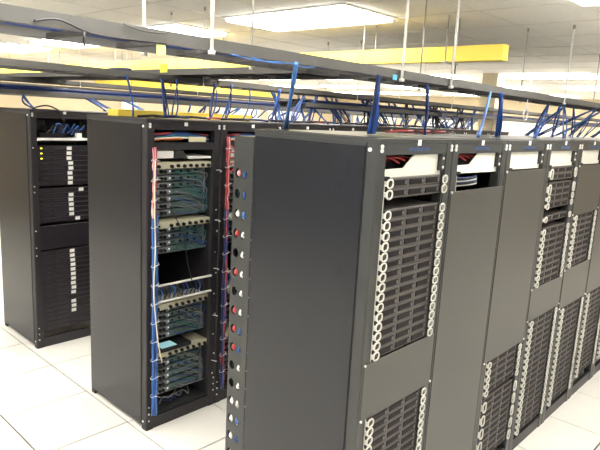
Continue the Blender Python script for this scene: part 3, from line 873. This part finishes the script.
for x, lab in ((1.125, 'white rod rising behind the nearest tray, upper left of centre'), (1.62, 'thin grey rod behind the nearest tray, right of the thick white one'), (2.9, 'thin grey rod behind the nearest tray near the duct'), (4.3, 'thin grey rod behind the nearest tray right of the duct'), (6.0, 'thin grey rod behind the nearest tray at far right')):
    rod(x, 1.812, .004 if x > 1.2 else .006, m_rodg if x > 1.2 else m_rod, lab)
for y in (3.41, 3.812):
    for x in (1.2, 2.6, 4.4, 6.2, 8.4): rod(x, y, .004, m_rod, 'thin white rod on the %s rail of the middle-row tray, %s from the left' % ('near' if y < 3.6 else 'far', {1.2:'first', 2.6:'second', 4.4:'third', 6.2:'fourth', 8.4:'fifth'}[x]), ZB-.02)
for y in (5.885,):
    for x in (2.9, 4.4, 6.6, 8.8): rod(x, y, .004, m_rod, 'thin white rod holding the third overhead tray, %s from the left' % {2.9:'first', 4.4:'second', 6.6:'third', 8.8:'fourth'}[x], ZB-.02)

# ------------------------------------------------------------ yellow fibre ducts
def duct(axis, a0, a1, b0, b1, z0, z1, label, seg=1.2):
    t = empty('fibre_duct', (a0, b0, z0) if axis == 'x' else (b0, a0, z0), label, 'cable duct', None)
    L, w_, h = a1-a0, b1-b0, z1-z0
    def bx(mb, u0, u1, v0, v1, p0, p1):
        if axis == 'x': mb.box(u0, u1, v0, v1, p0, p1)
        else: mb.box(v0, v1, u0, u1, p0, p1)
    n = max(1, round(L/seg)); q = L/n
    for k in range(n):
        m = MB(); u0, u1 = k*q + .001, (k+1)*q - .001
        bx(m, u0, u1, 0, w_, 0, .005); bx(m, u0, u1, 0, .005, .005, h-.006); bx(m, u0, u1, w_-.005, w_, .005, h-.006)
        if k in (0,): 
            bx(m, u0, u0+.004, .005, w_-.005, .005, h-.006)
        m.build('duct_section', m_duct, t)
        m = MB(); bx(m, u0, u1, -.003, w_+.003, h-.006, h); m.build('duct_lid', m_duct, t)
        if k:
            m = MB(); bx(m, k*q-.03, k*q+.03, -.005, -.003, .008, h-.008) ; m.build('coupler', m_duct, t)
    return t
duct('y', 1.68, 11.2, 3.64, 3.72, 2.600, 2.70, 'long yellow fibre duct hanging from the ceiling and running away to the left')
duct('x', 3.9, 7.2, 7.3, 7.5, 2.46, 2.545, 'distant yellow fibre duct showing between two grey trays at left')
duct('x', 2.07, 3.3, 3.66, 3.80, H+.001, H+.046, 'low yellow duct resting on top of the middle row of racks')
for x in (4.3, 5.6, 6.9):
    t = empty('duct_bracket', (x, 7.28, 2.448), 'grey bracket and rods holding up the distant yellow duct', 'bracket', 'brackets under the distant yellow duct')
    MB().box(0, .03, -.02, .24, 0, .011).build('cross_bar', m_rodg, t)
    for yy in (-.012, .232): MB().cyl((.015, yy, .011), (.015, yy, CEIL-2.448-.003), .004, 6).build('rod', m_rodg, t)
for y in (2.05, 2.75, 4.6, 6.4, 8.2, 10.0):
    t = empty('duct_bracket', (3.62, y, 2.588), 'grey bracket and rods under the long yellow duct, %s from its near end' % {2.05:'first', 2.75:'second', 4.6:'third', 6.4:'fourth', 8.2:'fifth', 10.0:'last'}[y], 'bracket', 'brackets under the long yellow duct')
    MB().box(-.03, .14, 0, .03, 0, .011).build('cross_bar', m_rodg, t)
    MB().cyl((-.02, .015, .011), (-.02, .015, CEIL-2.588-.003), .004, 6).build('rod', m_rodg, t)
    MB().cyl((.13, .015, .011), (.13, .015, CEIL-2.588-.003), .004, 6).build('rod', m_rodg, t)
    MB().cyl((.13, .015, 0), (.13, .015, -.07), .006, 6).build('rod_end', m_rodg, t)

# ------------------------------------------------------------ blue cables dropping from the trays to the racks
def drop(p0, p1, mm, n, r, label, group=None, spread=.01, sag=.02):
    t = empty('cable_drop', p0, label, 'cable', group)
    d = Vector(p1) - Vector(p0)
    for k in range(n):
        o0 = Vector((rb.uniform(-1, 1)*spread*.6, rb.uniform(-.004, .004), 0)); o1 = Vector((rb.uniform(-1, 1)*spread, rb.uniform(-1, 1)*spread*.6, 0))
        side = Vector((rb.uniform(-1, 1)*sag, rb.uniform(-1, 1)*sag*.4, 0))
        pts = [o0, d*.33 + side + o0*.6, d*.7 + side*1.2 + o1*.5, d + o1]
        MB().tube(smooth_path(pts, 4), r, 6).build('cable', mm if not isinstance(mm, list) else mm[k % len(mm)], t)
    return t
zt = H + .006
drop((1.55, 1.488, 2.372), (2.02, 1.99, zt), [m_blue2, m_blue2, m_blue], 5, .0058, 'broad light blue cable bundle dropping to the nearest rack top', spread=.012, sag=.004)
drop((2.06, 1.488, 2.372), (2.13, 1.56, zt), [m_blue, m_blue3], 7, .0062, 'thick dark blue cable bundle dropping above the nearest rack front', spread=.02, sag=.012)
drop((2.52, 1.53, 2.368), (2.66, 1.60, zt), [m_blue, m_blue3], 4, .006, 'dark blue cable pair dropping onto the second front rack', spread=.012, sag=.01)
drop((3.12, 1.488, 2.372), (2.96, 1.45, zt), [m_blue2, m_blue], 3, .006, 'light blue cable dropping straight onto the third front rack', spread=.012, sag=.008)
drop((3.26, 1.488, 2.372), (3.52, 1.60, zt), [m_blue], 5, .0065, 'blue cable dropping aslant onto the third front rack, right of the light blue one', spread=.02, sag=.03)
drop((4.3, 1.6, 2.368), (3.9, 1.52, zt), [m_blue, m_blue3], 3, .0065, 'blue cable slanting down onto the fourth front rack', spread=.02, sag=.03)
NUM = ['first', *ORD[1:22], 'twenty-third', 'twenty-fourth', 'twenty-fifth', 'twenty-sixth', 'twenty-seventh', 'twenty-eighth', 'twenty-ninth', 'thirtieth',
       'thirty-first', 'thirty-second', 'thirty-third', 'thirty-fourth', 'thirty-fifth', 'thirty-sixth', 'thirty-seventh', 'thirty-eighth', 'thirty-ninth', 'fortieth']
for k in range(20):
    x = 4.45 + .17*k + rb.uniform(-.06, .06); y = rb.uniform(1.5, 1.75)
    drop((x, y, 2.37), (x + rb.uniform(-.2, .2), rb.uniform(1.45, 1.95), zt), [m_blue, m_blue2, m_blue3], 3 + k % 3, .0048,
         'blue cables dropping onto the far end of the front row, %s drop from the left' % NUM[k], 'blue drops on the far front racks', spread=.022, sag=.04)
ring = [(3.92+.035*cos(a), 1.6, 2.27+.035*sin(a)) for a in [2*pi*j/14 for j in range(14)]]
o = MB().tube(ring, .005, 6, closed=True).tube([(3.92, 1.6, 2.305), (3.925, 1.6, 2.372)], .003, 5).build('coiled_cable', m_wcable); tag(o, 'small grey cable coil hanging under the front tray', 'cable')
# drops over the middle row, left to right
mid = [(1.98, 2.03, 2), (2.26, 2.30, 4), (2.38, 2.36, 2), (2.70, 2.68, 3), (2.86, 2.80, 3), (3.02, 3.0, 1), (3.36, 3.34, 5)]
x = 3.62
while x < 7.15 and len(mid) < 38:
    mid.append((x, min(x + rb.uniform(-.16, .16), 7.2), rb.choice((2, 3, 3, 4, 6)))); x += rb.uniform(.075, .15)
for k, (xa, xb, n) in enumerate(mid):
    y = 3.41 if k < 7 else rb.choice((3.44, 3.6, 3.75))
    mm = rb.choice(([m_blue, m_blue3], [m_blue3, m_blue3, m_blue], [m_blue2, m_blue], [m_bcable, m_blue3])) if k > 6 else [m_blue, m_blue3]
    drop((xa, y, 2.385 if y < 3.43 else 2.37), (xb, 3.42 if k < 7 else rb.uniform(3.35, 3.6), zt), mm, n, .0056,
         'blue cables dropping from tray onto middle row, %s drop from the left' % NUM[k], 'blue drops above the middle row', spread=.022 if n < 5 else .04, sag=.03)
# cables lying on the rack tops
for k in range(26):
    x = 2.0 + .19*k; r_ = k % 7 == 3
    yo = -.2 if x < 3.6 else 0
    p = [(x, 3.62+.1*(k % 3)-.12+yo, zt+.004), (x+.12, 3.5+.05*(k % 4)+yo, zt+.012), (x+.28, 3.6+yo, zt+.005)]
    mm = m_red if r_ else (m_bcable, m_blue3)[k % 2]
    o = MB().tube(smooth_path(p, 5), .008, 6).build('top_cable', mm)
    cl = 'red' if r_ else ('black', 'dark blue')[k % 2]
    tag(o, '%s cable lying on top of the middle row of racks' % cl, 'cable', '%s cables on the middle row tops' % cl)
for k in range(9):
    p = [(2.62+.06*k, 1.82, zt), (2.75+.06*k, 1.78, zt+.012), (2.95+.06*k, 1.84, zt+.002)]
    cl = ('red', 'pink', 'black')[k % 3]
    o = MB().tube(smooth_path(p, 5), .005, 6).build('top_cable', (m_red, m_pink, m_bcable)[k % 3]); tag(o, '%s cable lying on top of the second front rack' % cl, 'cable', '%s cables on the second front rack top' % cl)
# droops under the third tray
third = [(1.62, 1.52, H+.1, 2), (1.95, 2.05, 2.2, 2), (2.32, 2.26, None, 3), (2.96, 2.98, None, 2), (3.04, 3.12, None, 2), (3.40, 3.46, None, 3)]
x = 4.3
while x < 12.3 and len(third) < 40:
    third.append((x, x + rb.uniform(-.2, .2), rb.uniform(2.02, 2.14), rb.choice((2, 3, 4)))); x += rb.uniform(.13, .30)
for k, (xa, xb, ze, n) in enumerate(third):
    e_ = (xb, 5.55, H+.009) if ze is None else (xb, 6.0, ze)
    drop((xa, 5.88, 2.245), e_, [m_blue, m_blue3, m_blue2], n, .008,
         'blue cables drooping from the third overhead tray, %s from the left' % NUM[k], 'blue droops under the third tray', spread=.025, sag=.04)
